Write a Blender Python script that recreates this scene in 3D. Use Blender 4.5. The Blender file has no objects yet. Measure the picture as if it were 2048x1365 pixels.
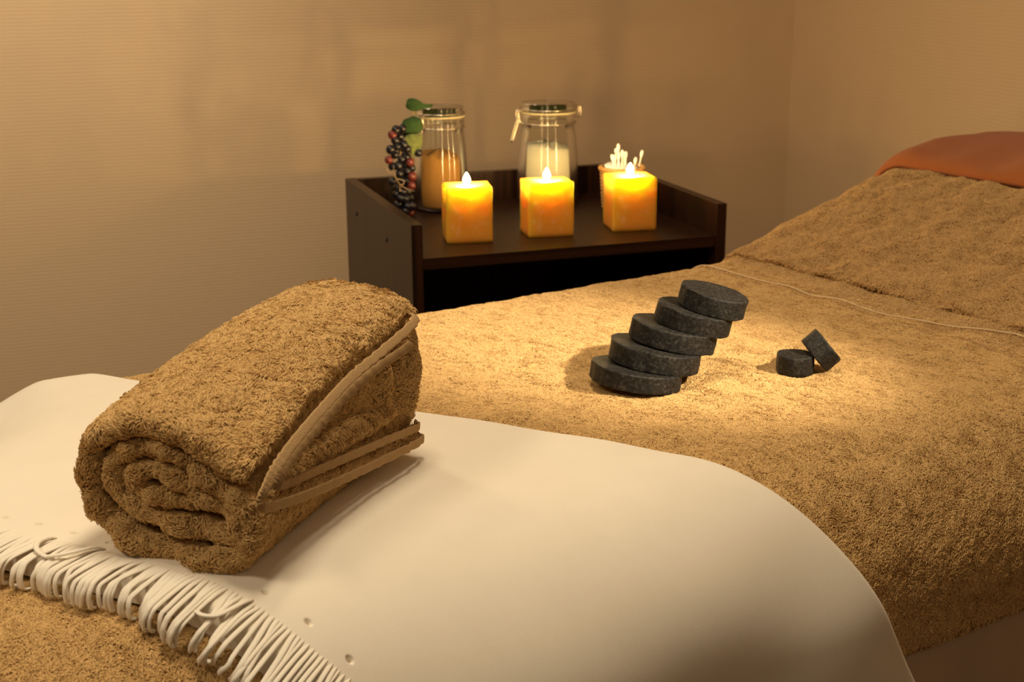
import bpy, math, random
import numpy as np
from mathutils import Vector, Matrix

PI = math.pi
C = bpy.context.scene.collection
scene = bpy.context.scene
random.seed(7)
rng = np.random.default_rng(11)

# ------------------------------------------------------------------ camera
CAMZ = 1.18
cd = bpy.data.cameras.new('camera')
cam = bpy.data.objects.new('camera', cd)
C.objects.link(cam)
cR = Vector((0.94619062, -0.32356912, -0.00513285))
cF = Vector((0.30966285, 0.90990395, -0.27601399))
cU = Vector((0.09398, 0.2595724, 0.96113991))
m = Matrix.Identity(4)
for i in range(3):
    m[i][0] = cR[i]; m[i][1] = cU[i]; m[i][2] = -cF[i]
m[2][3] = CAMZ
cam.matrix_world = m
cd.sensor_width = 36.0
cd.lens = 2792.7 / 2048 * 36
cd.clip_start = 0.02
cd.dof.use_dof = True
cd.dof.focus_distance = 1.27
cd.dof.aperture_fstop = 13.0
scene.camera = cam

# ------------------------------------------------------------------ world, lights, exposure
w = bpy.data.worlds.new('world')
scene.world = w
w.use_nodes = True
w.node_tree.nodes['Background'].inputs[0].default_value = (1.0, 0.72, 0.42, 1)
w.node_tree.nodes['Background'].inputs[1].default_value = 0.02
scene.view_settings.view_transform = 'Standard'
scene.view_settings.look = 'None'
scene.view_settings.gamma = 1.0
scene.view_settings.exposure = 0.0
scene.view_settings.use_curve_mapping = False


def light(name, typ, loc, energy, col, target=None, **kw):
    l = bpy.data.lights.new(name, typ)
    l.energy = energy
    l.color = col
    for k, v in kw.items():
        setattr(l, k, v)
    o = bpy.data.objects.new(name, l)
    C.objects.link(o)
    o.location = loc
    if target is not None:
        o.rotation_euler = (Vector(target) - Vector(loc)).to_track_quat('-Z', 'Y').to_euler()
    return o


WARM = (1.0, 0.82, 0.57)
# halogen downlight aimed at the stones
light('stone_spotlight', 'SPOT', (1.52, 0.1, 1.98), 345, (1.0, 0.84, 0.60), (0.615, 1.44, 0.72),
      spot_size=math.radians(16), spot_blend=1.0, shadow_soft_size=0.035)
# soft ceiling lamps over the foot of the table and along the wall
light('ceiling_lamp_over_table', 'AREA', (0.26, 1.06, 2.44), 20, WARM, (0.26, 1.06, 0.7), shape='DISK', size=0.55)
light('ceiling_lamp_by_wall', 'AREA', (-0.25, 2.70, 2.46), 9, WARM, (-0.25, 2.78, 0.7), shape='DISK', size=0.35)
light('fill_light_behind_camera', 'AREA', (0.2, -1.1, 2.35), 5.5, WARM, (0.3, 0.8, 0.6), shape='DISK', size=1.0)  # added fill, no real fitting: lifts the near side of the blanket
light('wall_washer', 'SPOT', (-0.05, 2.30, 2.46), 95, WARM, (-0.12, 3.10, 1.50), spot_size=math.radians(78), spot_blend=1.0, shadow_soft_size=0.12)
light('fill_light_left', 'AREA', (-1.30, 0.60, 2.46), 19, WARM, (-1.0, 0.7, 0.7), shape='DISK', size=0.6)  # added fill from the left to brighten the front of the rolled towel


# ------------------------------------------------------------------ helpers
def tag(o, label=None, cat=None, group=None, kind=None):
    if label: o['label'] = label
    if cat: o['category'] = cat
    if group: o['group'] = group
    if kind: o['kind'] = kind
    return o


def empty(name, loc, label, cat, group=None):
    o = bpy.data.objects.new(name, None)
    o.empty_display_size = 0.03
    C.objects.link(o)
    o.location = loc
    return tag(o, label, cat, group)


def wloc(o):
    v = Vector(o.location)
    while o.parent:
        o = o.parent
        v += Vector(o.location)
    return v


def mk(name, V, Fc, mat, parent=None, org=None, smooth=True):
    """one mesh object; V in world coordinates"""
    V = np.asarray(V, dtype=float)
    if parent is not None:
        base = np.array(wloc(parent))
        loc = (0, 0, 0)
    else:
        base = np.array(org if org is not None else (0, 0, 0), dtype=float)
        loc = tuple(base)
    me = bpy.data.meshes.new(name)
    me.from_pydata((V - base).tolist(), [], [tuple(int(i) for i in f) for f in Fc])
    me.update()
    if smooth:
        me.polygons.foreach_set('use_smooth', [True] * len(me.polygons))
    o = bpy.data.objects.new(name, me)
    C.objects.link(o)
    o.location = loc
    if parent is not None:
        o.parent = parent
    if mat is not None:
        me.materials.append(mat)
    return o


def grid_faces(nu, nv, cu=False, cv=False, off=0):
    F = []
    for i in range(nu if cu else nu - 1):
        for j in range(nv if cv else nv - 1):
            a = i * nv + j
            b = ((i + 1) % nu) * nv + j
            c = ((i + 1) % nu) * nv + (j + 1) % nv
            d = i * nv + (j + 1) % nv
            F.append((off + a, off + b, off + c, off + d))
    return F


def box_mesh(x0, x1, y0, y1, z0, z1, bv=0.001):
    """bevelled box, returns V,F"""
    import bmesh
    bm = bmesh.new()
    bmesh.ops.create_cube(bm, size=1)
    for v in bm.verts:
        v.co = Vector(((x0 + x1) / 2 + v.co.x * (x1 - x0), (y0 + y1) / 2 + v.co.y * (y1 - y0), (z0 + z1) / 2 + v.co.z * (z1 - z0)))
    if bv > 0:
        bmesh.ops.bevel(bm, geom=bm.edges[:], offset=bv, segments=2, affect='EDGES', profile=0.7)
    bm.verts.index_update()
    V = [tuple(v.co) for v in bm.verts]
    F = [[v.index for v in f.verts] for f in bm.faces]
    bm.free()
    return V, F


def box(name, mat, parent, x0, x1, y0, y1, z0, z1, bv=0.001, org=None):
    V, F = box_mesh(x0, x1, y0, y1, z0, z1, bv)
    return mk(name, V, F, mat, parent, org, smooth=False)


def lathe(prof, n=48, cx=0, cy=0, cz=0, close=False):
    """prof: list of (r,z). rings; poles when r==0 collapse"""
    V, F = [], []
    th = np.linspace(0, 2 * PI, n, endpoint=False)
    rows = []
    for r, z in prof:
        if r < 1e-7:
            rows.append([len(V)]); V.append((cx, cy, cz + z))
        else:
            rows.append(list(range(len(V), len(V) + n)))
            V += [(cx + r * math.cos(t), cy + r * math.sin(t), cz + z) for t in th]
    pairs = list(zip(rows[:-1], rows[1:]))
    if close: pairs.append((rows[-1], rows[0]))
    for a, b in pairs:
        for k in range(n):
            k2 = (k + 1) % n
            if len(a) == 1 and len(b) == 1: continue
            if len(a) == 1: F.append((a[0], b[k2], b[k]))
            elif len(b) == 1: F.append((a[k], a[k2], b[0]))
            else: F.append((a[k], a[k2], b[k2], b[k]))
    return V, F


def catmull(P, n, closed=False):
    P = np.asarray(P, float)
    if closed:
        Q = np.vstack([P[-1], P, P[0], P[1]])
    else:
        Q = np.vstack([2 * P[0] - P[1], P, 2 * P[-1] - P[-2]])
    segs = len(Q) - 3
    out = []
    u = np.linspace(0, segs, n, endpoint=not closed)
    for x in u:
        i = min(int(x), segs - 1); t = x - i
        p0, p1, p2, p3 = Q[i:i + 4]
        out.append(.5 * (2 * p1 + (p2 - p0) * t + (2 * p0 - 5 * p1 + 4 * p2 - p3) * t * t + (3 * p1 - p0 - 3 * p2 + p3) * t ** 3))
    return np.array(out)


def tube(path, r, n=8, caps=True):
    """round tube along a polyline; r scalar or list"""
    P = np.asarray(path, float)
    k = len(P)
    r = np.full(k, r) if np.isscalar(r) else np.asarray(r)
    T = np.gradient(P, axis=0)
    T /= np.linalg.norm(T, axis=1)[:, None] + 1e-12
    up = np.array([0.0, 0, 1])
    if abs(T[0] @ up) > .9: up = np.array([1.0, 0, 0])
    N = np.cross(T[0], up); N /= np.linalg.norm(N)
    V, F = [], []
    for i in range(k):
        N = N - T[i] * (N @ T[i]); N /= np.linalg.norm(N) + 1e-12
        B = np.cross(T[i], N)
        for j in range(n):
            a = 2 * PI * j / n
            V.append(P[i] + r[i] * (math.cos(a) * N + math.sin(a) * B))
    F = grid_faces(k, n, cv=True)
    if caps:
        F.append(tuple(range(n))[::-1])
        F.append(tuple(range((k - 1) * n, k * n)))
    return V, F


def merge(*parts):
    V, F = [], []
    for v, f in parts:
        o = len(V)
        V += [tuple(x) for x in v]
        F += [tuple(i + o for i in q) for q in f]
    return V, F


class Noise:
    """smooth noise from random sinusoids; wavelengths between lo and hi metres"""
    def __init__(self, lo, hi, n=22, dim=3, seed=0):
        g = np.random.default_rng(seed)
        k = g.normal(size=(n, dim)); k /= np.linalg.norm(k, axis=1)[:, None]
        lam = np.exp(g.uniform(math.log(lo), math.log(hi), n))
        self.k = k * (2 * PI / lam)[:, None]; self.p = g.uniform(0, 2 * PI, n); self.n = n
    def __call__(self, P):
        P = np.asarray(P, float)
        out = np.zeros(len(P))
        for k, p in zip(self.k, self.p): out += np.sin(P @ k + p)
        return out / math.sqrt(self.n / 2)


def sstep(x, a, b):
    t = np.clip((x - a) / (b - a), 0, 1)
    return t * t * (3 - 2 * t)


# ------------------------------------------------------------------ materials
def mat(name):
    mt = bpy.data.materials.new(name)
    mt.use_nodes = True
    nt = mt.node_tree
    b = nt.nodes['Principled BSDF']
    return mt, nt, b


def node(nt, typ, **kw):
    n = nt.nodes.new(typ)
    for k, v in kw.items(): setattr(n, k, v)
    return n


def coords(nt, scale=(1, 1, 1), kind='Object'):
    tc = node(nt, 'ShaderNodeTexCoord')
    mp = node(nt, 'ShaderNodeMapping')
    mp.inputs['Scale'].default_value = scale
    nt.links.new(tc.outputs[kind], mp.inputs[0])
    return mp.outputs[0]


def noise_tex(nt, vec, scale, detail=4, rough=.6):
    n = node(nt, 'ShaderNodeTexNoise')
    n.inputs['Scale'].default_value = scale
    n.inputs['Detail'].default_value = detail
    n.inputs['Roughness'].default_value = rough
    nt.links.new(vec, n.inputs['Vector'])
    return n.outputs['Fac']


def ramp(nt, fac, stops):
    r = node(nt, 'ShaderNodeValToRGB')
    e = r.color_ramp.elements
    while len(e) < len(stops): e.new(.5)
    for el, (p, c) in zip(e, stops):
        el.position = p; el.color = (*c, 1)
    nt.links.new(fac, r.inputs[0])
    return r.outputs[0]


def bump(nt, b, h, strength, dist):
    n = node(nt, 'ShaderNodeBump')
    n.inputs['Strength'].default_value = strength
    n.inputs['Distance'].default_value = dist
    nt.links.new(h, n.inputs['Height'])
    nt.links.new(n.outputs[0], b.inputs['Normal'])
    return n


def simple(name, col, rough=.6, metal=0, spec=.5):
    mt, nt, b = mat(name)
    b.inputs['Base Color'].default_value = (*col, 1)
    b.inputs['Roughness'].default_value = rough
    b.inputs['Metallic'].default_value = metal
    b.inputs['Specular IOR Level'].default_value = spec
    return mt


def m_wall(name, axis):
    mt, nt, b = mat(name)
    wv = node(nt, 'ShaderNodeTexWave', wave_type='BANDS', bands_direction='Z')
    nt.links.new(coords(nt), wv.inputs['Vector'])
    wv.inputs['Scale'].default_value = 42
    wv.inputs['Distortion'].default_value = 2.2
    wv.inputs['Detail'].default_value = 3
    wv.inputs['Detail Scale'].default_value = .9
    h = wv.outputs['Fac']
    v2 = coords(nt, (90, 90, 90))
    h2 = noise_tex(nt, v2, 4, 2, .5)
    mx = node(nt, 'ShaderNodeMix', data_type='FLOAT')
    mx.inputs[0].default_value = .25
    nt.links.new(h, mx.inputs[2]); nt.links.new(h2, mx.inputs[3])
    c = ramp(nt, mx.outputs[0], [(.2, (.655, .475, .295)), (.8, (.68, .50, .31))])
    nt.links.new(c, b.inputs['Base Color'])
    b.inputs['Roughness'].default_value = .75
    b.inputs['Specular IOR Level'].default_value = .2
    bump(nt, b, mx.outputs[0], .055, .003)
    return mt


def m_terry(name, c0, c1):
    mt, nt, b = mat(name)
    v = coords(nt)
    h = noise_tex(nt, v, 420, 4, .7)
    c = ramp(nt, h, [(.3, c0), (.75, c1)])
    nt.links.new(c, b.inputs['Base Color'])
    b.inputs['Roughness'].default_value = 1
    b.inputs['Specular IOR Level'].default_value = .05
    bump(nt, b, h, .9, .003)
    return mt


def m_pile(name, c0, c1):
    """yarn colour varies from loop to loop"""
    mt, nt, b = mat(name)
    a = node(nt, 'ShaderNodeAttribute', attribute_name='yarn')
    c = ramp(nt, a.outputs['Fac'], [(0, c0), (1, c1)])
    nt.links.new(c, b.inputs['Base Color'])
    b.inputs['Roughness'].default_value = .9
    b.inputs['Specular IOR Level'].default_value = .12
    return mt


def m_hem(name, col):
    mt, nt, b = mat(name)
    v = coords(nt, (700, 700, 700))
    h = noise_tex(nt, v, 1.0, 3, .6)
    c = ramp(nt, h, [(.3, tuple(.82 * x for x in col)), (.7, col)])
    nt.links.new(c, b.inputs['Base Color'])
    b.inputs['Roughness'].default_value = .85
    b.inputs['Specular IOR Level'].default_value = .15
    bump(nt, b, h, .6, .0012)
    return mt


def m_fleece(name, c0, c1, sc=900, st=.5):
    mt, nt, b = mat(name)
    v = coords(nt)
    h = noise_tex(nt, v, sc, 3, .6)
    lo = noise_tex(nt, v, 28, 3, .5)
    mx = node(nt, 'ShaderNodeMix', data_type='FLOAT')
    mx.inputs[0].default_value = .35
    nt.links.new(h, mx.inputs[2]); nt.links.new(lo, mx.inputs[3])
    c = ramp(nt, mx.outputs[0], [(.3, c0), (.7, c1)])
    nt.links.new(c, b.inputs['Base Color'])
    b.inputs['Roughness'].default_value = .95
    b.inputs['Specular IOR Level'].default_value = .1
    b.inputs['Sheen Weight'].default_value = .15
    b.inputs['Sheen Roughness'].default_value = .6
    bump(nt, b, mx.outputs[0], st, .0012)
    return mt


def m_wood(name, grain, dark=(.006, .002, .0012), light_=(.038, .013, .006), rough=.36):
    mt, nt, b = mat(name)
    sc = {'z': (130, 130, 1.6), 'x': (1.6, 130, 130), 'y': (130, 1.6, 130)}[grain]
    v = coords(nt, sc)
    h = noise_tex(nt, v, 1.0, 5, .6)
    c = ramp(nt, h, [(.32, dark), (.68, light_)])
    nt.links.new(c, b.inputs['Base Color'])
    b.inputs['Roughness'].default_value = rough
    b.inputs['Specular IOR Level'].default_value = .28
    bump(nt, b, h, .10, .001)
    return mt


def m_stone():
    mt, nt, b = mat('basalt')
    v = coords(nt)
    sp = noise_tex(nt, v, 300, 4, .75)
    bl = noise_tex(nt, v, 60, 4, .6)
    c1 = ramp(nt, sp, [(.36, (.0045, .0043, .004)), (.50, (.016, .0145, .0125)), (.62, (.044, .039, .033)), (.74, (.11, .098, .085))])
    c2 = ramp(nt, bl, [(.35, (.55, .55, .55)), (.7, (1.15, 1.12, 1.08))])
    mx = node(nt, 'ShaderNodeMix', data_type='RGBA', blend_type='MULTIPLY')
    mx.inputs[0].default_value = 1
    nt.links.new(c1, mx.inputs[6]); nt.links.new(c2, mx.inputs[7])
    nt.links.new(mx.outputs[2], b.inputs['Base Color'])
    b.inputs['Roughness'].default_value = .62
    b.inputs['Specular IOR Level'].default_value = .3
    bump(nt, b, sp, .5, .0008)
    return mt


def m_wax(col=(.86, .365, .035), rad=(.40, 1.07, .2), sc=.077):
    mt, nt, b = mat('orange_wax')
    v = coords(nt)
    h = noise_tex(nt, v, 60, 5, .65)
    # whitish bloom patches on the wax
    c = ramp(nt, h, [(.0, col), (.56, col), (.75, (.92, .52, .20))])
    nt.links.new(c, b.inputs['Base Color'])
    b.inputs['Roughness'].default_value = .42
    b.inputs['Subsurface Weight'].default_value = 1.0
    b.inputs['Subsurface Radius'].default_value = rad
    b.inputs['Subsurface Scale'].default_value = sc
    bump(nt, b, h, .08, .001)
    return mt


def m_emit(name, col, s):
    mt = bpy.data.materials.new(name)
    mt.use_nodes = True
    nt = mt.node_tree
    nt.nodes.clear()
    e = node(nt, 'ShaderNodeEmission')
    e.inputs[0].default_value = (*col, 1)
    e.inputs[1].default_value = s
    o = node(nt, 'ShaderNodeOutputMaterial')
    nt.links.new(e.outputs[0], o.inputs[0])
    return mt


def m_glass(name, col, edge):
    """thin clear glass wall: straight-through tint, darker towards grazing, with a fresnel gloss"""
    mt = bpy.data.materials.new(name)
    mt.use_nodes = True
    nt = mt.node_tree
    nt.nodes.clear()
    lw = node(nt, 'ShaderNodeLayerWeight')
    lw.inputs['Blend'].default_value = .35
    c = ramp(nt, lw.outputs['Facing'], [(.0, col), (.72, col), (.97, edge)])
    tr = node(nt, 'ShaderNodeBsdfTransparent')
    nt.links.new(c, tr.inputs[0])
    gl = node(nt, 'ShaderNodeBsdfGlossy')
    gl.inputs['Roughness'].default_value = .12
    gl.inputs['Anisotropy'].default_value = .82
    tg = node(nt, 'ShaderNodeTangent', direction_type='RADIAL', axis='Z')
    nt.links.new(tg.outputs[0], gl.inputs['Tangent'])
    fr = node(nt, 'ShaderNodeFresnel')
    fr.inputs['IOR'].default_value = 1.38
    ms = node(nt, 'ShaderNodeMixShader')
    nt.links.new(fr.outputs[0], ms.inputs[0])
    nt.links.new(tr.outputs[0], ms.inputs[1])
    nt.links.new(gl.outputs[0], ms.inputs[2])
    o = node(nt, 'ShaderNodeOutputMaterial')
    nt.links.new(ms.outputs[0], o.inputs[0])
    return mt


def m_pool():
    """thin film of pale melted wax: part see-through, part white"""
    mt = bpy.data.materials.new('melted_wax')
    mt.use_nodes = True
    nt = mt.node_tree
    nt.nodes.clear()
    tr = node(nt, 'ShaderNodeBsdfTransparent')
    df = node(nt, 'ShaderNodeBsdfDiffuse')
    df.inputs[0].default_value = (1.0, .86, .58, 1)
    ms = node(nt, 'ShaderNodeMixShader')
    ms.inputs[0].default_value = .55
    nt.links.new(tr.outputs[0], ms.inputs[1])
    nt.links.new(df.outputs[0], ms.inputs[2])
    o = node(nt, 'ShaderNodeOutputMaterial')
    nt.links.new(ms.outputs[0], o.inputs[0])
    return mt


def m_grain(name, c0, c1, sc):
    mt, nt, b = mat(name)
    h = noise_tex(nt, coords(nt), sc, 4, .7)
    c = ramp(nt, h, [(.3, c0), (.7, c1)])
    nt.links.new(c, b.inputs['Base Color'])
    b.inputs['Roughness'].default_value = .9
    bump(nt, b, h, .8, .002)
    return mt


TC0, TC1 = (.53, .338, .130), (.76, .51, .230)
M = dict(
    wall_x=m_wall('embossed_wallpaper_x', 'x'), wall_y=m_wall('embossed_wallpaper_y', 'y'),
    ceiling=simple('ceiling_paint', (.34, .28, .21), .9), dark_wall=simple('brown_wall_paint', (.16, .11, .07), .9),
    floor=m_wood('floor_laminate', 'x', (.05, .030, .019), (.10, .062, .040), .5),
    terry=m_terry('brown_terry', (.50, .31, .12), (.66, .43, .18)),
    pile=m_pile('brown_terry_loops', TC0, TC1),
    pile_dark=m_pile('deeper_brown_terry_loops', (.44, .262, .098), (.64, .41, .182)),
    hem=m_hem('brown_woven_hem', (.50, .325, .155)),
    fleece=m_fleece('cream_fleece', (.84, .768, .645), (.90, .828, .70), 1700, .2),
    fringe=m_fleece('cream_fringe', (.87, .80, .68), (.93, .86, .74), 1500, .3),
    thread=simple('pale_thread', (.75, .58, .34), .8),
    rust=m_fleece('rust_fleece', (.30, .082, .016), (.37, .11, .024), 700, .7),
    sheet=m_fleece('taupe_sheet', (.46, .33, .235), (.54, .40, .29), 1200, .4),
    mattress=simple('cream_vinyl', (.55, .46, .34), .55),
    metal=simple('dark_metal', (.06, .055, .05), .4, .8),
    wood_z=m_wood('dark_wenge_upright', 'z'), wood_x=m_wood('dark_wenge_flat', 'x'),
    cap=simple('dark_cap', (.012, .007, .005), .5),
    stone=m_stone(), wax=m_wax(), pool=m_pool(), wick=simple('charred_wick', (.02, .015, .01), .9),
    flame=m_emit('candle_flame', (1.0, .68, .27), 1050),
    glass=m_glass('jar_glass', (.96, .97, .94), (.55, .58, .48)), lid_glass=m_glass('lid_glass', (.34, .41, .28), (.05, .08, .04)),
    rubber=simple('rubber_seal', (.62, .52, .30), .6),
    wire=simple('steel_wire', (.75, .66, .52), .28, 1.0),
    powder=m_grain('brown_powder', (.30, .135, .022), (.42, .20, .042), 500),
    salt=m_grain('white_salt', (.50, .45, .32), (.66, .60, .45), 700),
    scoop=simple('dark_wire', (.10, .07, .04), .4, .8),
    grape=simple('dark_grape', (.009, .008, .013), .33),
    grape_red=simple('red_grape', (.13, .022, .018), .3),
    leaf=m_grain('green_leaf', (.014, .045, .007), (.03, .078, .013), 90),
    leaf_pale=m_grain('pale_leaf', (.10, .125, .032), (.16, .185, .055), 90),
    vine=simple('brown_vine', (.30, .20, .11), .7),
    wicker=m_grain('wicker', (.35, .17, .045), (.58, .33, .11), 160),
    cotton=simple('white_cotton', (.88, .84, .76), .95),
)

# ------------------------------------------------------------------ the room
YW, XW = 3.10, 1.79


def slab(name, x0, x1, y0, y1, z0, z1, mt):
    o = box(name, mt, None, x0, x1, y0, y1, z0, z1, 0, org=((x0 + x1) / 2, (y0 + y1) / 2, z0))
    o['kind'] = 'structure'
    return o


slab('floor', -2.2, XW, -1.6, YW, -.1, 0, M['floor'])
slab('ceiling', -2.2, XW, -1.6, YW, 2.5, 2.6, M['ceiling'])
slab('wall_back', -2.3, XW + .1, YW, YW + .1, -.1, 2.6, M['wall_x'])
slab('wall_right', XW, XW + .1, -1.6, YW, -.1, 2.6, M['wall_y'])
slab('wall_left', -2.3, -2.2, -1.6, YW, -.1, 2.6, M['dark_wall'])
slab('wall_front', -2.3, XW + .1, -1.7, -1.6, -.1, 2.6, M['dark_wall'])

# ------------------------------------------------------------------ massage table: bed coordinates (a along, b across)
AZ = 0.2469
Av = np.array([math.cos(AZ), math.sin(AZ)]); Bv = np.array([-math.sin(AZ), math.cos(AZ)])
ZT = CAMZ - .46                     # top of the towel on the flat section
BC = 1.17                           # t = 0 line
NF, NR = .255, .135                 # near flat run and shoulder radius
FF, FR = .335, .065                 # far flat run and shoulder radius
BA = np.array([1.30, 1.36, 1.42, 1.50, 1.58, 1.66, 1.75, 1.82, 1.88, 1.93, 1.97, 2.01])
BZ = np.array([-.012, .003, .024, .050, .074, .098, .123, .132, .137, .138, .133, .118])


def back_rise(a):
    return np.interp(a, BA, BZ)


def cross(t, h):
    """profile across the table: returns b offset from BC and z below the top (h lifts along the normal)"""
    t = np.asarray(t, float)
    b = np.empty_like(t); z = np.empty_like(t); nb = np.empty_like(t); nz = np.empty_like(t)
    for sgn, f, r in ((1, NF, NR), (-1, FF, FR)):
        mk_ = (t >= 0) if sgn > 0 else (t < 0)
        s = np.abs(t[mk_])
        th = np.clip((s - f) / r, 0, PI / 2)
        bb = np.where(s < f, s, f + r * np.sin(th))
        zz = np.where(s < f, 0, -r * (1 - np.cos(th)))
        ex = np.maximum(s - f - r * PI / 2, 0)
        b[mk_] = -sgn * bb; z[mk_] = zz - ex
        nb[mk_] = -sgn * np.sin(th); nz[mk_] = np.cos(th)
    return b + nb * h, z + nz * h


def bed(a, t, h=0.0, rise=None):
    a = np.asarray(a, float); t = np.asarray(t, float)
    h = np.broadcast_to(np.asarray(h, float), a.shape)
    b, z = cross(t, h)
    far = sstep(-t, .02, .32)
    z = z - .017 * sstep(-a, -.82, -.52) * far
    z = z - .75 * np.maximum(.365 - a, 0) ** 1.25 * sstep(-t, .06, .34)
    # the foot end rounds over and hangs
    r = .06; a0 = -.04
    th = np.clip((a0 - a) / r, 0, PI / 2)
    ex = np.maximum(a0 - a - r * PI / 2, 0)
    aa = np.where(a < a0, a0 - (r + h) * np.sin(th), a)
    z = z - np.where(a < a0, (r + 0) * (1 - np.cos(th)) + ex, 0)
    if rise is not None: z = z + rise
    bb = BC + b
    x = aa * Av[0] + bb * Bv[0]; y = aa * Av[1] + bb * Bv[1]
    return np.stack([x, y, ZT + z], -1)


def pt(a, b, z=0.0):
    return np.array([a * Av[0] + b * Bv[0], a * Av[1] + b * Bv[1], z])


# ------------------------------------------------------------------ terry pile
def pile(parent, bases, n, length, rad, seed, clump=(.006, .022), comb=None, keep=None, name='pile', lay=1.0, mat_=None, stray=.32):
    g = np.random.default_rng(seed)
    PP, NN = [], []
    for o in bases:
        me = o.data
        me.calc_loop_triangles()
        nv = len(me.vertices)
        co = np.empty(nv * 3); me.vertices.foreach_get('co', co); co = co.reshape(-1, 3)
        no = np.empty(nv * 3); me.vertices.foreach_get('normal', no); no = no.reshape(-1, 3)
        tr = np.empty(len(me.loop_triangles) * 3, dtype=np.int32); me.loop_triangles.foreach_get('vertices', tr); tr = tr.reshape(-1, 3)
        off = np.array(wloc(o))
        A_, B_, C_ = co[tr[:, 0]], co[tr[:, 1]], co[tr[:, 2]]
        cen = (A_ + B_ + C_) / 3 + off
        area = .5 * np.linalg.norm(np.cross(B_ - A_, C_ - A_), axis=1)
        nrm = (no[tr[:, 0]] + no[tr[:, 1]] + no[tr[:, 2]]) / 3
        if keep is not None:
            area = area * keep(cen, nrm)
        PP.append((co + off, no, tr, area))
    tot = sum(p[3].sum() for p in PP)
    P, N = [], []
    for co, no, tr, area in PP:
        k = int(n * area.sum() / tot)
        if k == 0: continue
        cdf = np.cumsum(area); cdf /= cdf[-1]
        idx = np.searchsorted(cdf, g.random(k))
        u = g.random(k); v = g.random(k)
        f = u + v > 1; u[f] = 1 - u[f]; v[f] = 1 - v[f]
        T = tr[idx]
        P.append(co[T[:, 0]] * (1 - u - v)[:, None] + co[T[:, 1]] * u[:, None] + co[T[:, 2]] * v[:, None])
        N.append(no[T[:, 0]] * (1 - u - v)[:, None] + no[T[:, 1]] * u[:, None] + no[T[:, 2]] * v[:, None])
    P = np.concatenate(P); N = np.concatenate(N)
    N /= np.linalg.norm(N, axis=1)[:, None] + 1e-9
    k = len(P)
    flow = np.stack([Noise(clump[0] * 2.0, clump[1] * 3, 18, 3, seed + i)(P) for i in range(3)], 1)
    if comb is not None: flow = flow * .55 + np.asarray(comb)
    flow += g.normal(size=(k, 3)) * stray
    flow -= N * np.sum(flow * N, 1)[:, None]
    L = flow / (np.linalg.norm(flow, axis=1)[:, None] + 1e-9)
    ln = length * np.clip(.85 + .16 * Noise(clump[0], clump[1], 20, 3, seed + 9)(P) + g.normal(size=k) * .14, .3, 1.6)
    ly = lay * g.uniform(.5, 1.15, k)
    side = np.cross(N, L) * (g.normal(size=k) * .22)[:, None]
    K = np.empty((k, 4, 3))
    l3 = ln[:, None]; y3 = ly[:, None]
    K[:, 0] = P - N * .0006
    K[:, 1] = P + l3 * (N * .36 + L * .12 * y3)
    K[:, 2] = P + l3 * (N * .60 + L * .44 * y3 + side * .5)
    K[:, 3] = P + l3 * (N * .60 + L * .84 * y3 + side)
    K -= np.array(wloc(parent))
    hc = bpy.data.hair_curves.new(name)
    hc.add_curves([4] * k)
    hc.attributes['position'].data.foreach_set('vector', K.reshape(-1).astype(np.float32))
    ra = hc.attributes.get('radius') or hc.attributes.new('radius', 'FLOAT', 'POINT')
    rr = rad * g.uniform(.75, 1.25, k)
    ra.data.foreach_set('value', (rr[:, None] * np.array([1.0, 1.05, 1.0, .7])).reshape(-1).astype(np.float32))
    ya = hc.attributes.new('yarn', 'FLOAT', 'CURVE')
    ya.data.foreach_set('value', np.clip(g.normal(.5, .25, k), 0, 1).astype(np.float32))
    o = bpy.data.objects.new(name, hc)
    C.objects.link(o)
    o.parent = parent
    hc.materials.append(mat_ or M['pile'])
    o['kind'] = 'stuff'
    return o


def cloth(name, A_, T_, hfun, mt, parent=None, org=None, thick=.004, risefun=None):
    """closed cloth slab laid on the table: top surface lifted by hfun, sides, underside"""
    nu, nv = len(A_), len(T_)
    a, t = np.meshgrid(A_, T_, indexing='ij')
    a = a.ravel(); t = t.ravel()
    h = hfun(a, t)
    r = risefun(a) if risefun is not None else None
    top = bed(a, t, h, r); bot = bed(a, t, h - thick, r)
    V = np.vstack([top, bot]); n = nu * nv
    F = grid_faces(nu, nv)
    F = [f for f in F] + [tuple(n + i for i in f[::-1]) for f in F]
    ring = [i * nv for i in range(nu)] + [(nu - 1) * nv + j for j in range(1, nv)] + [i * nv + nv - 1 for i in range(nu - 2, -1, -1)] + [j for j in range(nv - 2, 0, -1)]
    for i, j in zip(ring, ring[1:] + ring[:1]): F.append((j, i, i + n, j + n))
    # u then v runs A x T(-b): flip so the top faces up
    F = [f[::-1] for f in F]
    return mk(name, V, F, mt, parent, org), n


# table body
mt_org = pt(.9, 1.16, 0)
table = empty('massage_table', mt_org, 'massage table under brown towels, cream blanket across its foot', 'massage table')


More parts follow.
